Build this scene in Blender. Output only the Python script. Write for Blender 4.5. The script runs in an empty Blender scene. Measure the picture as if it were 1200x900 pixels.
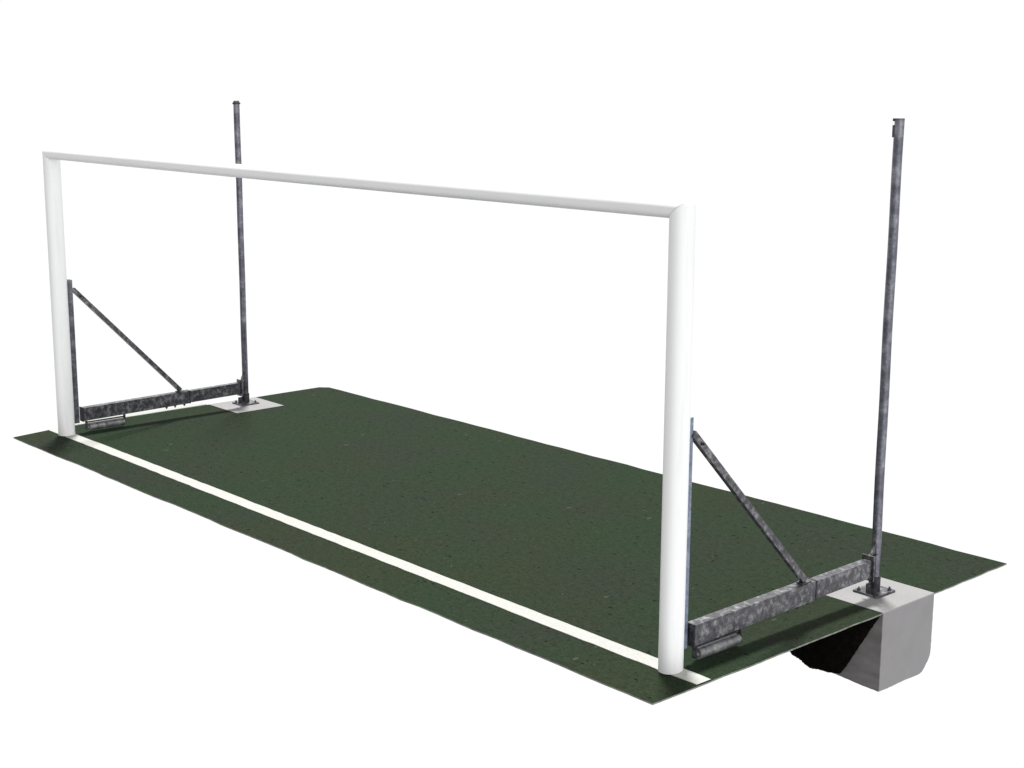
import bpy, bmesh, math, random
from mathutils import Vector, Matrix
random.seed(4)
S = bpy.context.scene
C = S.collection

# ------------------------------------------------------------------ materials
def new_mat(name):
    m = bpy.data.materials.new(name); m.use_nodes = True
    nt = m.node_tree; b = nt.nodes['Principled BSDF']
    return m, nt, b

def N(nt, kind, **kw):
    n = nt.nodes.new(kind)
    for k, v in kw.items():
        if k in n.inputs: n.inputs[k].default_value = v
        else: setattr(n, k, v)
    return n

def ramp(nt, src, stops):
    r = nt.nodes.new('ShaderNodeValToRGB')
    e = r.color_ramp.elements
    while len(e) < len(stops): e.new(0.5)
    for el, (p, c) in zip(e, stops):
        el.position = p; el.color = (*c, 1) if len(c) == 3 else c
    nt.links.new(src, r.inputs[0])
    return r

def mixc(nt, fac, a, b, mode='MIX'):
    m = nt.nodes.new('ShaderNodeMix'); m.data_type = 'RGBA'; m.blend_type = mode
    for sock, v in ((m.inputs[0], fac), (m.inputs[6], a), (m.inputs[7], b)):
        if hasattr(v, 'is_output'): nt.links.new(v, sock)
        elif isinstance(v, (int, float)): sock.default_value = v
        else: sock.default_value = (*v, 1)
    return m.outputs[2]

def coords(nt, scale=(1, 1, 1), rot=(0, 0, 0)):
    t = nt.nodes.new('ShaderNodeTexCoord')
    mp = nt.nodes.new('ShaderNodeMapping'); mp.inputs['Scale'].default_value = scale
    mp.inputs['Rotation'].default_value = rot
    nt.links.new(t.outputs['Object'], mp.inputs['Vector'])
    return mp.outputs[0]

def noise(nt, vec, scale, detail=4, rough=.55, out=0):
    n = N(nt, 'ShaderNodeTexNoise', Scale=scale, Detail=detail, Roughness=rough)
    nt.links.new(vec, n.inputs['Vector'])
    return n.outputs[out]

def bump(nt, b, height, strength, dist):
    n = N(nt, 'ShaderNodeBump', Strength=strength, Distance=dist)
    nt.links.new(height, n.inputs['Height']); nt.links.new(n.outputs[0], b.inputs['Normal'])

def turf_mat():
    m, nt, b = new_mat('green_turf')
    v = coords(nt)
    green, grey, olive = (.0208, .0355, .0188), (.0240, .0318, .0215), (.0250, .0335, .0180)
    c = mixc(nt, ramp(nt, noise(nt, v, 1.1, 3), [(.40, (0, 0, 0)), (.62, (1, 1, 1))]).outputs[0], green, grey)
    c = mixc(nt, ramp(nt, noise(nt, coords(nt, (1, 1, 1), (.3, .2, 1.1)), .8, 2), [(.50, (0, 0, 0)), (.68, (1, 1, 1))]).outputs[0], c, olive)
    # fine pile: grain at the size of tufts, drawn out along the roll
    g = noise(nt, coords(nt, (60, 130, 60)), 1.0, 3, .7)
    c = mixc(nt, .62, c, ramp(nt, g, [(.28, (.22, .22, .22)), (.72, (.86, .86, .86))]).outputs[0], 'OVERLAY')
    g2 = noise(nt, v, 22, 4, .7)
    c = mixc(nt, .35, c, ramp(nt, g2, [(.3, (.3, .3, .3)), (.7, (.72, .72, .72))]).outputs[0], 'OVERLAY')
    g3 = noise(nt, coords(nt, (26, 48, 26), (0, 0, .3)), 1, 5, .8)
    c = mixc(nt, .75, c, ramp(nt, g3, [(.33, (.16, .16, .16)), (.46, (.5, .5, .5)), (.8, (.62, .62, .62))]).outputs[0], 'OVERLAY')
    # sparse specks: loose dark rubber crumbs and pale bent fibres, scattered at random
    def specks(scale, rot, size, keep):
        vo = N(nt, 'ShaderNodeTexVoronoi'); vo.inputs['Scale'].default_value = 1
        vo.inputs['Randomness'].default_value = 1
        nt.links.new(coords(nt, scale, (0, 0, rot)), vo.inputs['Vector'])
        near = N(nt, 'ShaderNodeMath', operation='LESS_THAN'); near.inputs[1].default_value = size
        nt.links.new(vo.outputs['Distance'], near.inputs[0])
        sep = nt.nodes.new('ShaderNodeSeparateColor'); nt.links.new(vo.outputs['Color'], sep.inputs[0])
        k = N(nt, 'ShaderNodeMath', operation='LESS_THAN'); k.inputs[1].default_value = keep
        nt.links.new(sep.outputs[0], k.inputs[0])
        mu = N(nt, 'ShaderNodeMath', operation='MULTIPLY')
        nt.links.new(near.outputs[0], mu.inputs[0]); nt.links.new(k.outputs[0], mu.inputs[1])
        return mu.outputs[0]
    c = mixc(nt, specks((13, 13, 13), .4, .095, .36), c, (.006, .008, .0055))
    c = mixc(nt, specks((7, 17, 7), .7, .105, .34), c, (.004, .005, .004))
    c = mixc(nt, specks((22, 11, 11), 2.3, .11, .24), c, (.004, .005, .004))
    c = mixc(nt, specks((11, 5, 5), -.5, .10, .16), c, (.060, .075, .055))
    c = mixc(nt, specks((14, 14, 14), 1.4, .07, .14), c, (.075, .085, .068))
    nt.links.new(c, b.inputs['Base Color'])
    b.inputs['Roughness'].default_value = .95; b.inputs['Specular IOR Level'].default_value = .06
    bump(nt, b, g, .5, .006)
    return m

def backing_mat():
    m, nt, b = new_mat('turf_backing')
    c = ramp(nt, noise(nt, coords(nt), 18, 4), [(.3, (.10, .11, .09)), (.7, (.30, .31, .28))])
    nt.links.new(c.outputs[0], b.inputs['Base Color']); b.inputs['Roughness'].default_value = .9
    return m

def line_mat():
    m, nt, b = new_mat('white_line_fibre')
    v = coords(nt)
    g = noise(nt, coords(nt, (70, 140, 70)), 1, 3, .7)
    c = ramp(nt, g, [(.25, (.43, .44, .41)), (.7, (.58, .585, .555))]).outputs[0]
    d = ramp(nt, noise(nt, v, 9, 5, .7), [(.66, (0, 0, 0)), (.76, (1, 1, 1))]).outputs[0]
    dd = N(nt, 'ShaderNodeMath', operation='MULTIPLY'); dd.inputs[1].default_value = .35
    nt.links.new(d, dd.inputs[0])
    c = mixc(nt, dd.outputs[0], c, (.40, .42, .36))
    nt.links.new(c, b.inputs['Base Color']); b.inputs['Roughness'].default_value = .9
    b.inputs['Specular IOR Level'].default_value = .1
    bump(nt, b, g, .35, .004)
    return m

def paint_mat(name, sc1, sc2):
    m, nt, b = new_mat(name)
    v = coords(nt, sc1)
    s = noise(nt, v, 1.6, 5, .65)
    c = ramp(nt, s, [(.30, (.78, .785, .79)), (.47, (.85, .853, .86)), (.7, (.87, .87, .87))]).outputs[0]
    sc = ramp(nt, noise(nt, coords(nt, sc2), 1.0, 6, .75), [(.66, (0, 0, 0)), (.74, (1, 1, 1))]).outputs[0]
    k = N(nt, 'ShaderNodeMath', operation='MULTIPLY'); k.inputs[1].default_value = .22
    nt.links.new(sc, k.inputs[0])
    c = mixc(nt, k.outputs[0], c, (.42, .41, .40))
    nt.links.new(c, b.inputs['Base Color'])
    b.inputs['Roughness'].default_value = .42; b.inputs['Specular IOR Level'].default_value = .3
    bump(nt, b, noise(nt, coords(nt), 90, 3), .04, .002)
    return m

def galv_mat(name, lo, mid, hi, scale=1.0, metal=.55, rough=.42, runs=.7):
    """Weathered hot-dip zinc: spangle, pale oxide blooms, dark runs."""
    m, nt, b = new_mat(name)
    v = coords(nt)
    n1 = noise(nt, v, 16 * scale, 6, .68)
    c = ramp(nt, n1, [(.30, lo), (.50, mid), (.66, hi)]).outputs[0]
    vo = N(nt, 'ShaderNodeTexVoronoi', Scale=75 * scale)
    nt.links.new(v, vo.inputs['Vector'])
    sp = nt.nodes.new('ShaderNodeSeparateColor'); nt.links.new(vo.outputs['Color'], sp.inputs[0])
    c = mixc(nt, .35, c, ramp(nt, sp.outputs[0], [(0, (.30, .30, .32)), (1, (.72, .72, .72))]).outputs[0], 'OVERLAY')
    blo = ramp(nt, noise(nt, coords(nt, (1, 1, .6), (.3, .9, .2)), 11 * scale, 6, .75), [(.60, (0, 0, 0)), (.72, (1, 1, 1))]).outputs[0]
    kb = N(nt, 'ShaderNodeMath', operation='MULTIPLY'); kb.inputs[1].default_value = .5
    nt.links.new(blo, kb.inputs[0])
    c = mixc(nt, kb.outputs[0], c, (.50, .50, .51))
    run = ramp(nt, noise(nt, coords(nt, (9, 9, 2.5), (.1, .2, .5)), 3.2, 5, .7), [(.58, (0, 0, 0)), (.66, (1, 1, 1))]).outputs[0]
    kr = N(nt, 'ShaderNodeMath', operation='MULTIPLY'); kr.inputs[1].default_value = runs
    nt.links.new(run, kr.inputs[0])
    c = mixc(nt, kr.outputs[0], c, (.016, .016, .020))
    nt.links.new(c, b.inputs['Base Color'])
    b.inputs['Metallic'].default_value = metal
    r = ramp(nt, n1, [(.3, (rough - .08,) * 3), (.7, (rough + .16,) * 3)]).outputs[0]
    nt.links.new(r, b.inputs['Roughness'])
    bump(nt, b, n1, .25, .004)
    return m

def concrete_mat(name, shaded):
    m, nt, b = new_mat(name)
    v = coords(nt)
    n1 = noise(nt, v, 3.0, 6, .6)
    c = ramp(nt, n1, [(.30, (.315, .314, .315)), (.70, (.352, .350, .351))]).outputs[0]
    f = noise(nt, v, 60, 5, .7)
    c = mixc(nt, .25, c, ramp(nt, f, [(.3, (.38, .38, .38)), (.7, (.62, .62, .62))]).outputs[0], 'OVERLAY')
    pit = ramp(nt, noise(nt, v, 34, 2, .5), [(.70, (0, 0, 0)), (.74, (1, 1, 1))]).outputs[0]
    kp = N(nt, 'ShaderNodeMath', operation='MULTIPLY'); kp.inputs[1].default_value = .35
    nt.links.new(pit, kp.inputs[0])
    c = mixc(nt, kp.outputs[0], c, (.16, .155, .15))
    # shade painted into the front face's colour, in slanting streaks
    if shaded:
        t = nt.nodes.new('ShaderNodeTexCoord'); sp = nt.nodes.new('ShaderNodeSeparateXYZ'); nt.links.new(t.outputs['Object'], sp.inputs[0])
        e = N(nt, 'ShaderNodeMath', operation='LESS_THAN'); e.inputs[1].default_value = -.2145; nt.links.new(sp.outputs['Y'], e.inputs[0])
        z = N(nt, 'ShaderNodeMath', operation='LESS_THAN'); z.inputs[1].default_value = -.004; nt.links.new(sp.outputs['Z'], z.inputs[0])
        ez = N(nt, 'ShaderNodeMath', operation='MULTIPLY'); nt.links.new(e.outputs[0], ez.inputs[0]); nt.links.new(z.outputs[0], ez.inputs[1])
        sm = ramp(nt, noise(nt, coords(nt, (4, 4, 17), (0, .95, 0)), 1, 4, .6), [(.35, (.135, .128, .128)), (.65, (.190, .182, .182))]).outputs[0]
        c = mixc(nt, ez.outputs[0], c, sm)
        # the other sides are painted greyer than the top, as shade
        side_shade = ramp(nt, noise(nt, v, 5, 5, .6), [(.3, (.240, .234, .240)), (.7, (.272, .266, .272))]).outputs[0]
        nb = N(nt, 'ShaderNodeMath', operation='SUBTRACT'); nt.links.new(z.outputs[0], nb.inputs[0]); nt.links.new(ez.outputs[0], nb.inputs[1])
        kf = N(nt, 'ShaderNodeMath', operation='MULTIPLY'); kf.inputs[1].default_value = .95; nt.links.new(nb.outputs[0], kf.inputs[0])
        c = mixc(nt, kf.outputs[0], c, side_shade)
    nt.links.new(c, b.inputs['Base Color']); b.inputs['Roughness'].default_value = .88
    b.inputs['Specular IOR Level'].default_value = .2
    bump(nt, b, f, .3, .004)
    return m

def shadow_mat():
    m, nt, b = new_mat('black_shadow')  # near-black colour that stands for the shadow under the turf
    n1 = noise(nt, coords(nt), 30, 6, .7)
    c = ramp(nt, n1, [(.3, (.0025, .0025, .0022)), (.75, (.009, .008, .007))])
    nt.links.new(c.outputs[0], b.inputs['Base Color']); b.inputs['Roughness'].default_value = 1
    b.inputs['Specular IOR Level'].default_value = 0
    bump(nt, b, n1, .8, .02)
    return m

M = dict(turf=turf_mat(), backing=backing_mat(), line=line_mat(), paint=paint_mat('white_powder_coat', (14, 14, 1.1), (40, 40, 9)), barpaint=paint_mat('white_bar_coat', (1.1, 14, 14), (9, 40, 40)),
         beam=galv_mat('weathered_zinc', (.034, .034, .040), (.090, .089, .100), (.27, .27, .28), 1.9, .6, .34, .62),
         pole=galv_mat('zinc_tube', (.070, .070, .088), (.125, .125, .152), (.25, .25, .275), .8, .75, .30, .35),
         roller=galv_mat('worn_zinc', (.09, .09, .095), (.20, .20, .21), (.36, .36, .37), 1.0, .5, .45),
         blue=galv_mat('blue_grey_zinc', (.10, .125, .17), (.16, .20, .28), (.28, .31, .38), .9, .35, .45, .2),
         dark=galv_mat('dark_zinc', (.012, .012, .016), (.030, .030, .038), (.10, .10, .11), 1.2, .5, .5),
         concrete=concrete_mat('cast_concrete', False), shaded=concrete_mat('shaded_concrete', True), shadow_wedge=shadow_mat())

# ------------------------------------------------------------------ helpers
def finish(name, bm, mat, parent=None, smooth=35, bevel=0):
    if bevel:
        es = [e for e in bm.edges if len(e.link_faces) == 2 and e.calc_face_angle(0) > math.radians(50)]
        bmesh.ops.bevel(bm, geom=es, offset=bevel, segments=2, affect='EDGES', clamp_overlap=True)
    bmesh.ops.recalc_face_normals(bm, faces=bm.faces)
    me = bpy.data.meshes.new(name); bm.to_mesh(me); bm.free()
    for mm in (mat if isinstance(mat, (list, tuple)) else [mat]): me.materials.append(mm)
    for p in me.polygons: p.use_smooth = True
    me.set_sharp_from_angle(angle=math.radians(smooth))
    o = bpy.data.objects.new(name, me); C.objects.link(o)
    if parent: o.parent = parent
    return o

def box(bm, x0, x1, y0, y1, z0, z1):
    v = [bm.verts.new((x, y, z)) for z in (z0, z1) for x, y in ((x0, y0), (x1, y0), (x1, y1), (x0, y1))]
    for f in ((3, 2, 1, 0), (4, 5, 6, 7), (0, 1, 5, 4), (1, 2, 6, 5), (2, 3, 7, 6), (3, 0, 4, 7)):
        bm.faces.new([v[i] for i in f])
    return v

def tube(bm, a, b, r, n=24, r2=None, caps=True, rings=1):
    a, b = Vector(a), Vector(b); d = (b - a).normalized()
    u = d.orthogonal().normalized(); w = d.cross(u); r2 = r if r2 is None else r2
    L = []
    for k in range(rings + 1):
        t = k / rings; c = a.lerp(b, t); rr = r + (r2 - r) * t
        L.append([bm.verts.new(c + (u * math.cos(i * math.tau / n) + w * math.sin(i * math.tau / n)) * rr) for i in range(n)])
    for p, q in zip(L, L[1:]):
        for i in range(n): bm.faces.new((p[i], p[(i + 1) % n], q[(i + 1) % n], q[i]))
    if caps: bm.faces.new(L[0][::-1]); bm.faces.new(L[-1])
    return L

def bar(bm, a, b, w, h, side=Vector((1, 0, 0))):
    """Rectangular bar from a to b: w along side, h across it."""
    a, b = Vector(a), Vector(b); d = (b - a).normalized(); up = side.cross(d).normalized()
    v = [bm.verts.new(p + side * sx * w / 2 + up * sy * h / 2) for p in (a, b) for sx, sy in ((-1, -1), (1, -1), (1, 1), (-1, 1))]
    for f in ((3, 2, 1, 0), (4, 5, 6, 7), (0, 1, 5, 4), (1, 2, 6, 5), (2, 3, 7, 6), (3, 0, 4, 7)):
        bm.faces.new([v[i] for i in f])

def hexnut(bm, p, axis, r, h):
    p = Vector(p); axis = Vector(axis)
    tube(bm, p, p + axis * h, r, 6)
    tube(bm, p + axis * h, p + axis * (h + r * .9), r * .5, 10)

def empty(name, loc, label, cat, group=None):
    o = bpy.data.objects.new(name, None); o.empty_display_size = .1; C.objects.link(o)
    o.location = loc; o['label'] = label; o['category'] = cat
    if group: o['group'] = group
    return o

def local(o, loc):
    """Parts are modelled in world metres; shift the mesh so that the thing's base is its origin."""
    o.data.transform(Matrix.Translation(-Vector(loc)))

# ------------------------------------------------------------------ setting: turf, goal line, modelled shadow
L, H = 5.815, 2.031
XL, XR, YF, YB = -.235, 6.002, -.318, 2.425
FOOT = dict(r=(5.640, 6.002, 1.303, 1.742), l=(-.235, .185, 1.290, 1.722))

def wob(a, b, n, amp):
    out = []
    for i in range(n):
        t = i / n; p = [a[0] + (b[0] - a[0]) * t, a[1] + (b[1] - a[1]) * t]
        if i:
            dx, dy = b[0] - a[0], b[1] - a[1]; l = math.hypot(dx, dy); k = random.uniform(-amp, amp)
            p = [p[0] - dy / l * k, p[1] + dx / l * k]
        out.append(p)
    return out

r, l = FOOT['r'], FOOT['l']; g = .002
outline = (wob((XL + .055, YF - .002), (XR + .004, YF), 44, .006)
           + wob((XR + .004, YF), (XR, r[2] - g), 14, .003)
           + [[XR, r[2] - g], [r[0] - g, r[2] - g], [r[0] - g, r[3] + g], [XR, r[3] + g]]
           + wob((XR, r[3] + g), (XR - .012, YB + .02), 8, .005)[1:]
           + wob((XR - .012, YB + .02), (XL + .06, YB - .03), 40, .006)
           + wob((XL + .06, YB - .03), (XL, YB - .09), 2, 0)
           + wob((XL, YB - .09), (XL, l[3] + g), 6, .003)
           + [[XL, l[3] + g], [l[1] + g, l[3] + g], [l[1] + g, l[2] - g], [XL, l[2] - g]]
           + wob((XL, l[2] - g), (XL, .0), 10, .003)[1:]
           + [[XL, 0.0]])
bm = bmesh.new()
T = .007
top = [bm.verts.new((x, y, 0)) for x, y in outline]; bot = [bm.verts.new((x, y, -T)) for x, y in outline]
ft = bm.faces.new(top); fb = bm.faces.new(bot[::-1])
for i in range(len(top)):
    j = (i + 1) % len(top); f = bm.faces.new((top[j], top[i], bot[i], bot[j])); f.material_index = 1
fb.material_index = 1
bmesh.ops.triangulate(bm, faces=[ft, fb])
o = finish('ground', bm, [M['turf'], M['backing']], smooth=10)
o['kind'] = 'structure'

# goal line, laid 4 mm above the pile, with slightly uneven edges
bm = bmesh.new()
n = 90; rows = [[], [], [], []]
for i in range(n + 1):
    x = XL + .004 + (XR - XL - .006) * i / n
    a, b = -.038 + random.uniform(-.0025, .0025), .053 + random.uniform(-.0025, .0025)
    for k, (y, z) in enumerate(((a, .001), (a, .004), (b, .004), (b, .001))): rows[k].append(bm.verts.new((x, y, z)))
for p, q in zip(rows, rows[1:]):
    for i in range(n): bm.faces.new((p[i], p[i + 1], q[i + 1], q[i]))
o = finish('goal_line', bm, M['line'], smooth=20); o['kind'] = 'structure'

# white edging strip along the far end of the turf, from behind the post to the concrete pad
bm = bmesh.new(); box(bm, XL - .085, XL - .007, .16, l[2] - .006, -.006, .003)
o = finish('side_line', bm, M['line']); o['kind'] = 'structure'

# near-black solid standing for the turf's shadow on the exposed block
def shadow_wedge():
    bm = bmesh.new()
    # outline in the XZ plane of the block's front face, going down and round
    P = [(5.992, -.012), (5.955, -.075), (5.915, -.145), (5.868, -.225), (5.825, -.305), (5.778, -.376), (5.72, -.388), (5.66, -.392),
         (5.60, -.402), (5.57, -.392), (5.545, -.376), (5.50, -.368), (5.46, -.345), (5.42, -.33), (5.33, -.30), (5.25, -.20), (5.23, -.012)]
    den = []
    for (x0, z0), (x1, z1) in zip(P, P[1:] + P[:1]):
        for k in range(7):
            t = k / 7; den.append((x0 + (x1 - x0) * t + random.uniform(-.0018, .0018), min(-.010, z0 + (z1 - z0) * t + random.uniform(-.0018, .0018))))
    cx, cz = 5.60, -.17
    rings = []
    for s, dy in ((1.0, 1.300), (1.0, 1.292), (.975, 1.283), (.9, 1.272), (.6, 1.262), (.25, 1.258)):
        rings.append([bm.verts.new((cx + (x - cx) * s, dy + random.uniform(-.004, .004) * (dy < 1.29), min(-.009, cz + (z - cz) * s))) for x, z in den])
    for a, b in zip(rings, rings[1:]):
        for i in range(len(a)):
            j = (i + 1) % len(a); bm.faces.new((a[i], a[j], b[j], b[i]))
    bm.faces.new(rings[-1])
    # the wedge reaches back beside the block
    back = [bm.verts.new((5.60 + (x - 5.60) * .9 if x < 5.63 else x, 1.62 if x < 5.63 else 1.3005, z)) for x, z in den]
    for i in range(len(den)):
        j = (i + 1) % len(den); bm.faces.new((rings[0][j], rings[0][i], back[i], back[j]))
    o = finish('shadow_wedge', bm, M['shadow_wedge'], smooth=60); o['kind'] = 'structure'
shadow_wedge()

# ------------------------------------------------------------------ concrete footings
def footing(f, label, depth, ragged):
    x0, x1, y0, y1 = f; bm = bmesh.new()
    nx, ny, nz = 10, 12, 10
    box(bm, x0, x1, y0, y1, -depth, .002)
    bmesh.ops.subdivide_edges(bm, edges=bm.edges[:], cuts=23, use_grid_fill=True)
    for v in bm.verts:
        t = max(0, min(1, -v.co.z / depth))
        low = max(0, (t - .6) / .4)
        if ragged:
            # the cast bottom rounds off towards the far corner and runs uneven
            ry = max(0, (v.co.y - (y1 - .10)) / .10)
            v.co.z += low ** 2 * (0.040 * ry ** 2.6 + 0.001 * math.sin(v.co.y * 26) + .001 * math.sin(v.co.x * 23 + 1))
            v.co.y -= max(0, (t - .72) / .28) ** 2.5 * ry * .034
            v.co.z += low * 0.018 * max(0, (x1 - v.co.x) / (x1 - x0))
        e = .0008
        if v.co.z < -.02: v.co += Vector((random.uniform(-e, e), random.uniform(-e, e), random.uniform(-e, e)))
    o = finish('concrete_footing', bm, M['shaded' if ragged else 'concrete'], smooth=40, bevel=.004 if not ragged else 0)
    c = Vector(((x0 + x1) / 2, (y0 + y1) / 2, 0)); local(o, c); o.location = c
    o['label'] = label; o['category'] = 'concrete block'; o['group'] = 'concrete footings under the net poles'
    return o
footing(FOOT['r'], 'grey concrete block with its tall sides exposed below the turf edge', .405, True)
footing(FOOT['l'], 'pale square concrete pad sunk flush in the turf behind the smaller, farther goalpost', .405, False)

# ------------------------------------------------------------------ the goal
goal = empty('football_goal', (L / 2, 0, 0), 'white football goal with dark zinc side frames standing on the white goal line', 'goal')
G0 = goal.location.copy()
def gpart(name, bm, mat, parent=None, **k):
    o = finish(name, bm, mat, parent or goal, **k); local(o, G0); return o

PW, PD, CH = .094, .118, .076            # post width and depth, crossbar height
CR = .032                                # rounding of the outer top corners
def oval(n, a, b, e=2.25):
    out = []
    for i in range(n):
        t = i * math.tau / n; c, s = math.cos(t), math.sin(t)
        out.append((a * math.copysign(abs(c) ** (2 / e), c), b * math.copysign(abs(s) ** (2 / e), s)))
    return out

def strip_cap(bm, r):
    n = len(r)
    bm.faces.new((r[0], r[1], r[n - 1]))
    for i in range(1, n // 2 - 1): bm.faces.new((r[i], r[i + 1], r[n - i - 1], r[n - i]))
    bm.faces.new((r[n // 2 - 1], r[n // 2], r[n // 2 + 1]))

def post(xc, s):                          # s = +1: outside is towards +X
    bm = bmesh.new(); pr = oval(48, PW / 2, PD / 2); rings = []
    for k in range(13):
        row = []
        for x, y in pr:
            top = H - CH / 2 + (s * x) / (PW / 2) * (CH / 2) - .0012
            q = s * x - (PW / 2 - CR)
            if q > 0: top = min(top, H - CR + math.sqrt(max(0, CR * CR - q * q)))
            z = .004 + (top - .004) * k / 12
            row.append(bm.verts.new((xc + x, y, z)))
        rings.append(row)
    for a, b in zip(rings, rings[1:]):
        for i in range(48): bm.faces.new((a[i], a[(i + 1) % 48], b[(i + 1) % 48], b[i]))
    bm.faces.new(rings[0][::-1]); strip_cap(bm, rings[-1])
    return gpart('post', bm, M['paint'], bevel=.0)

def crossbar():
    bm = bmesh.new(); pr = oval(48, CH / 2, PD / 2); rings = []
    n = 40
    for k in range(n + 1):
        row = []
        for z, y in pr:
            e = PW / 2 * (z / (CH / 2)) + .0012
            q = z + CR - CH / 2
            if q > 0: e = min(e, PW / 2 - CR + math.sqrt(max(0, CR * CR - q * q)))
            xa, xb = -e + .0024, L + e - .0024
            t = k / n; x = xa + (xb - xa) * t
            row.append(bm.verts.new((x, y, H - CH / 2 + z - .004 * math.sin(math.pi * t))))
        rings.append(row)
    for a, b in zip(rings, rings[1:]):
        for i in range(48): bm.faces.new((a[i], a[(i + 1) % 48], b[(i + 1) % 48], b[i]))
    strip_cap(bm, rings[0]); strip_cap(bm, rings[-1])
    return gpart('crossbar', bm, M['barpaint'])
post(0, -1); post(L, 1); crossbar()

def side_frame(xc, s, pole_y):
    """Dark zinc frame behind one post: upright channel, ground beam with roller, slanting brace."""
    # upright channel screwed to the back of the post
    bm = bmesh.new()
    y0 = PD / 2 + .002
    xa, xb = (xc - .034, xc + .003) if s < 0 else (xc - .043, xc - .005)
    box(bm, xa, xb, y0, y0 + .006, .075, 1.11)
    box(bm, xa, xa + .005, y0 + .0065, y0 + (.037 if s < 0 else .046), .075, 1.11)
    box(bm, xb - .005, xb, y0 + .0065, y0 + (.037 if s < 0 else .046), .075, 1.11)
    ch = gpart('mounting_channel', bm, M['pole' if s < 0 else 'blue'], bevel=.0012)
    for z in (.30, .68, 1.0):
        bm = bmesh.new(); hexnut(bm, ((xa + xb) / 2, y0 + .0065, z), (0, 1, 0), .009, .007)
        gpart('bolt', bm, M['dark'], ch)
    # ground beam: outer sleeve and the slimmer arm that slides out of it; it drops a little towards the post
    def sag(o):
        for v in o.data.vertices: v.co.z -= .016 * (1 - (v.co.y - .12) / 1.3)
        return o
    bm = bmesh.new()
    w = .027
    box(bm, xc - w, xc + w, .1215, .985, .105, .200)
    beam = sag(gpart('ground_beam', bm, M['beam'], bevel=.004))
    bm = bmesh.new(); box(bm, xc - w + .003, xc + w - .003, .986, 1.425, .109, .197)
    sag(gpart('sliding_arm', bm, M['beam'], beam, bevel=.004))
    bm = bmesh.new(); box(bm, xc - w - .002, xc + w + .002, .976, .9855, .1035, .2015)
    sag(gpart('collar', bm, M['dark'], beam, bevel=.002))
    bm = bmesh.new(); box(bm, xc - w - .001, xc + w + .003, .1145, .1205, .100, .204)
    sag(gpart('end_plate', bm, M['dark'], beam))
    for y in (.790, .862, .940):
        bm = bmesh.new(); hexnut(bm, (xc + .010, y, .1045), (0, 0, -1), .010, .008)
        sag(gpart('bolt', bm, M['dark'], beam))
    # roller in its bracket under the front of the beam
    bm = bmesh.new(); R = .026; xr = xc + .004; zr = .036
    tube(bm, (xr, .165, zr), (xr, .440, zr), R, 32, rings=6)
    tube(bm, (xr, .151, zr), (xr, .1645, zr), .011, 16)
    tube(bm, (xr, .4405, zr), (xr, .443, zr), .011, 16)
    gpart('roller', bm, M['roller'], beam, smooth=40)
    bm = bmesh.new()
    for y in (.147, .447):
        box(bm, xr - .014, xr + .014, y - .003, y + .003, .020, .0895 if y < .3 else .093)
    tube(bm, (xr, .1505, .073), (xr, .4435, .073), .0055, 12)
    gpart('roller_bracket', bm, M['dark'], beam, bevel=.0015)
    # brace from the channel down to the beam
    a, b = Vector((xc - .008, y0 + .044, 1.040)), Vector((xc, .915, .206))
    bm = bmesh.new(); bar(bm, a, b, .026, .031)
    br = gpart('brace', bm, M['beam'], bevel=.003)
    bm = bmesh.new(); box(bm, xc - .020, xc + .020, .885, .950, .1925, .2010)
    gpart('foot_plate', bm, M['beam'], br, bevel=.001)
    bm = bmesh.new(); hexnut(bm, a.lerp(b, .06) + Vector((.0155, 0, 0)), (1, 0, 0), .009, .006)
    gpart('bolt', bm, M['dark'], br)
side_frame(0.008, -1, 1.5); side_frame(L + .002, 1, 1.5)

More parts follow.
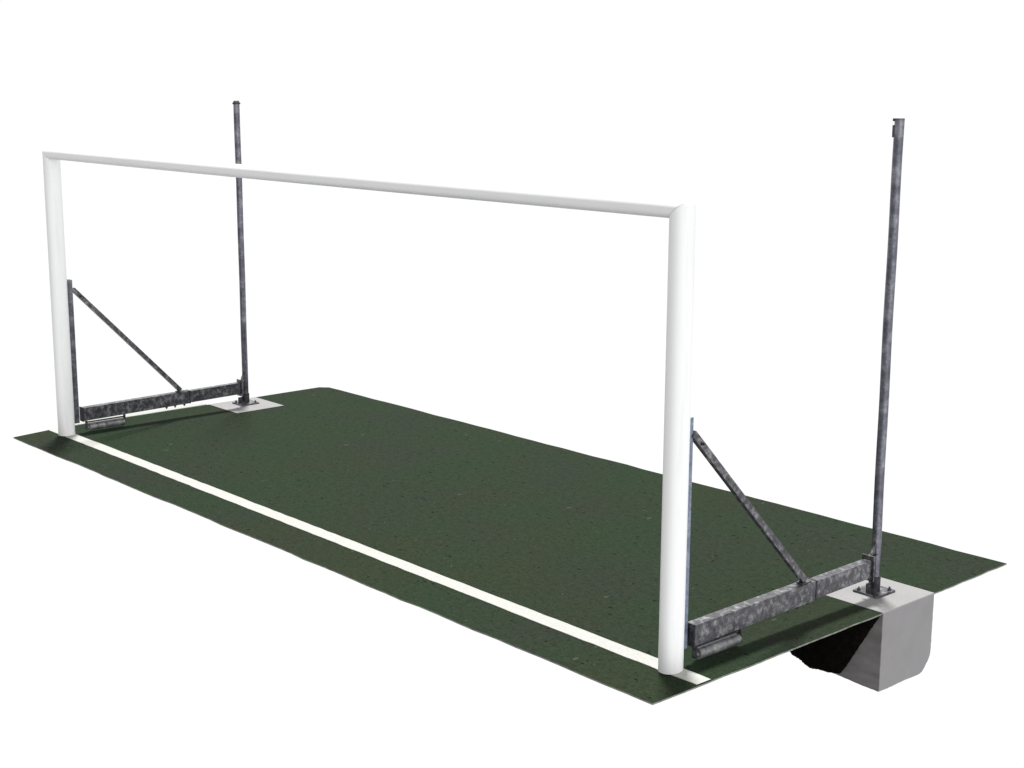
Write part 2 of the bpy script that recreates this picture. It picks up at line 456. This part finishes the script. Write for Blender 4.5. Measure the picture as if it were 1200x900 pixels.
# ------------------------------------------------------------------ net poles
def net_pole(x, y, beam_x, label, sway, flared):
    o = empty('net_pole', (x, y, .002), label, 'pole', 'net poles behind the goal')
    B = o.location.copy()
    def part(name, bm, mat, parent=None, **k):
        q = finish(name, bm, mat, parent or o, **k); local(q, B); return q
    R, HT = .0235, 2.335
    bm = bmesh.new(); rings = []; n = 28; m = 40
    for k in range(m + 1):
        z = .014 + (HT - .014) * k / m; t = k / m
        ox = sway[0] * math.sin(math.pi * t) + .0012 * math.sin(t * 19); oy = sway[1] * math.sin(math.pi * t)
        rings.append([bm.verts.new((x + ox + R * math.cos(i * math.tau / n), y + oy + R * math.sin(i * math.tau / n), z)) for i in range(n)])
    for a, b in zip(rings, rings[1:]):
        for i in range(n): bm.faces.new((a[i], a[(i + 1) % n], b[(i + 1) % n], b[i]))
    bm.faces.new(rings[0][::-1]); bm.faces.new(rings[-1])
    pole = part('tube', bm, M['pole'], smooth=50)
    # flat cap, on one pole a flared rim, on the other a notched tab for the net
    bm = bmesh.new()
    if flared:
        tube(bm, (x, y, HT - .022), (x, y, HT - .010), R + .0065, 24)
        tube(bm, (x, y, HT - .0098), (x, y, HT + .004), R + .001, 24, R - .004)
    else:
        tube(bm, (x, y, HT), (x, y, HT + .003), R + .0005, 24)
        d = Vector((-.74, -.67, 0)); c = Vector((x, y, 0)) + d * (R + .001)
        for z0, z1 in ((HT - .085, HT - .028), (HT - .010, HT + .003)):
            bar(bm, c + Vector((0, 0, z0)), c + Vector((0, 0, z1)), .008, .014, Vector((-.67, .74, 0)))
    part('cap', bm, M['dark'], pole, smooth=40)
    # base plate on the concrete, with four anchor nuts
    bm = bmesh.new(); box(bm, x - .072, x + .072, y - .078, y + .078, .0025, .0125)
    bp = part('base_plate', bm, M['beam'], bevel=.002)
    for sx in (-1, 1):
        for sy in (-1, 1):
            bm = bmesh.new(); hexnut(bm, (x + sx * .052, y + sy * .056, .0127), (0, 0, 1), .010, .008)
            part('anchor_nut', bm, M['beam'], bp)
    # socket welded to the plate
    bm = bmesh.new(); tube(bm, (x, y, .0128), (x, y, .085), R + .0055, 28)
    box(bm, x - .004, x + .004, y - .066, y - R - .006, .0128, .060)
    part('socket', bm, M['dark'], smooth=40)
    # bracket that takes the end of the goal's beam
    bm = bmesh.new()
    bx = beam_x; ya = 1.428
    box(bm, bx - .036, bx + .036, ya, ya + .008, .090, .218)
    for z0 in (.103, .201):
        bar(bm, (bx, ya + .0085, z0), (x, y - R * .5, z0), .036, .010)
    part('bracket', bm, M['beam'], bevel=.002)
    bm = bmesh.new()      # gusset standing on the bracket's upper bar, against the pole
    p0, p1 = Vector((bx, ya + .0085, .2065)), Vector((x, y, .2065)); dv = (p1 - p0); ln = dv.length; dv.normalize()
    q0, q1 = p0 + dv * .012, p0 + dv * (ln - R - .0012); sd = Vector((-dv.y, dv.x, 0)) * .004
    v = [bm.verts.new(p + k) for k in (-sd, sd) for p in (q0, q1, q1 + Vector((0, 0, .060)))]
    bm.faces.new(v[0:3]); bm.faces.new(v[3:6][::-1])
    for i in range(3):
        j = (i + 1) % 3; bm.faces.new((v[i], v[j], v[3 + j], v[3 + i]))
    part('gusset', bm, M['beam'])
    return o
net_pole(5.795, 1.526, L + .002, 'tall dark zinc pole rising from the concrete block whose sides are exposed', (-.006, .004), False)
net_pole(-.070, 1.530, .008, 'tall dark zinc pole on the flush concrete pad, its top crossed by the crossbar', (.004, .0), True)

# ------------------------------------------------------------------ white surroundings
w = bpy.data.worlds.new('World'); S.world = w; w.cycles.sampling_method = 'AUTOMATIC'; w.use_nodes = True
nt = w.node_tree; bg = nt.nodes['Background']
tc = nt.nodes.new('ShaderNodeTexCoord')
def lobe(d, lo, hi):
    dp = N(nt, 'ShaderNodeVectorMath', operation='DOT_PRODUCT'); dp.inputs[1].default_value = Vector(d).normalized()
    nt.links.new(tc.outputs['Generated'], dp.inputs[0])
    mr = nt.nodes.new('ShaderNodeMapRange'); mr.interpolation_type = 'SMOOTHSTEP'
    mr.inputs['From Min'].default_value = lo; mr.inputs['From Max'].default_value = hi
    nt.links.new(dp.outputs['Value'], mr.inputs['Value'])
    return mr.outputs[0]
# white world; made-up lobes shape the light: darker front, below and overhead, brighter right
dim_front = lobe((-.20, -.97, -.10), .30, .85)
dim_low = lobe((0, 0, -1), .52, .85)
dim_top = lobe((0, 0, 1), .45, .95)
lit_right = lobe((.93, -.35, .15), .25, .95)
def attenuate(src, fac, amt):
    a = N(nt, 'ShaderNodeMath', operation='MULTIPLY'); a.inputs[1].default_value = -amt; nt.links.new(fac, a.inputs[0])
    b = N(nt, 'ShaderNodeMath', operation='ADD'); b.inputs[1].default_value = 1.0; nt.links.new(a.outputs[0], b.inputs[0])
    c = N(nt, 'ShaderNodeMath', operation='MULTIPLY'); nt.links.new(b.outputs[0], c.inputs[1])
    if src is None: c.inputs[0].default_value = 1.03
    else: nt.links.new(src, c.inputs[0])
    return c.outputs[0]
val = attenuate(attenuate(attenuate(attenuate(None, dim_front, .48), dim_low, .93), dim_top, .92), lit_right, -.74)
nt.links.new(val, bg.inputs['Strength']); bg.inputs['Color'].default_value = (1, 1, 1, 1)

sun = bpy.data.lights.new('sun', 'SUN'); sun.energy = 4.7; sun.angle = math.radians(11); sun.color = (1, .985, .96)
so = bpy.data.objects.new('sun', sun); C.objects.link(so)
so.rotation_euler = Vector((-.36, .30, .88)).to_track_quat('Z', 'Y').to_euler()
so.location = (-2, 2, 6)

# ------------------------------------------------------------------ camera
yaw, pit, roll = -.8412, -.2003, .0043
cam = bpy.data.cameras.new('camera'); co = bpy.data.objects.new('camera', cam); C.objects.link(co)
fw = Vector((math.sin(yaw) * math.cos(pit), math.cos(yaw) * math.cos(pit), math.sin(pit)))
rt = Vector((math.cos(yaw), -math.sin(yaw), 0)); up = rt.cross(fw)
r2 = rt * math.cos(roll) + up * math.sin(roll); u2 = up * math.cos(roll) - rt * math.sin(roll)
mt = Matrix((r2, u2, -fw)).transposed().to_4x4(); mt.translation = (9.9502, -4.6277, 2.5177)
co.matrix_world = mt
cam.sensor_width = 36; cam.lens = 1767.79 * 36 / 1200; cam.clip_start = .05; cam.clip_end = 500
S.camera = co
S.view_settings.view_transform = 'Standard'; S.view_settings.look = 'None'
S.view_settings.exposure = 0; S.view_settings.gamma = 1
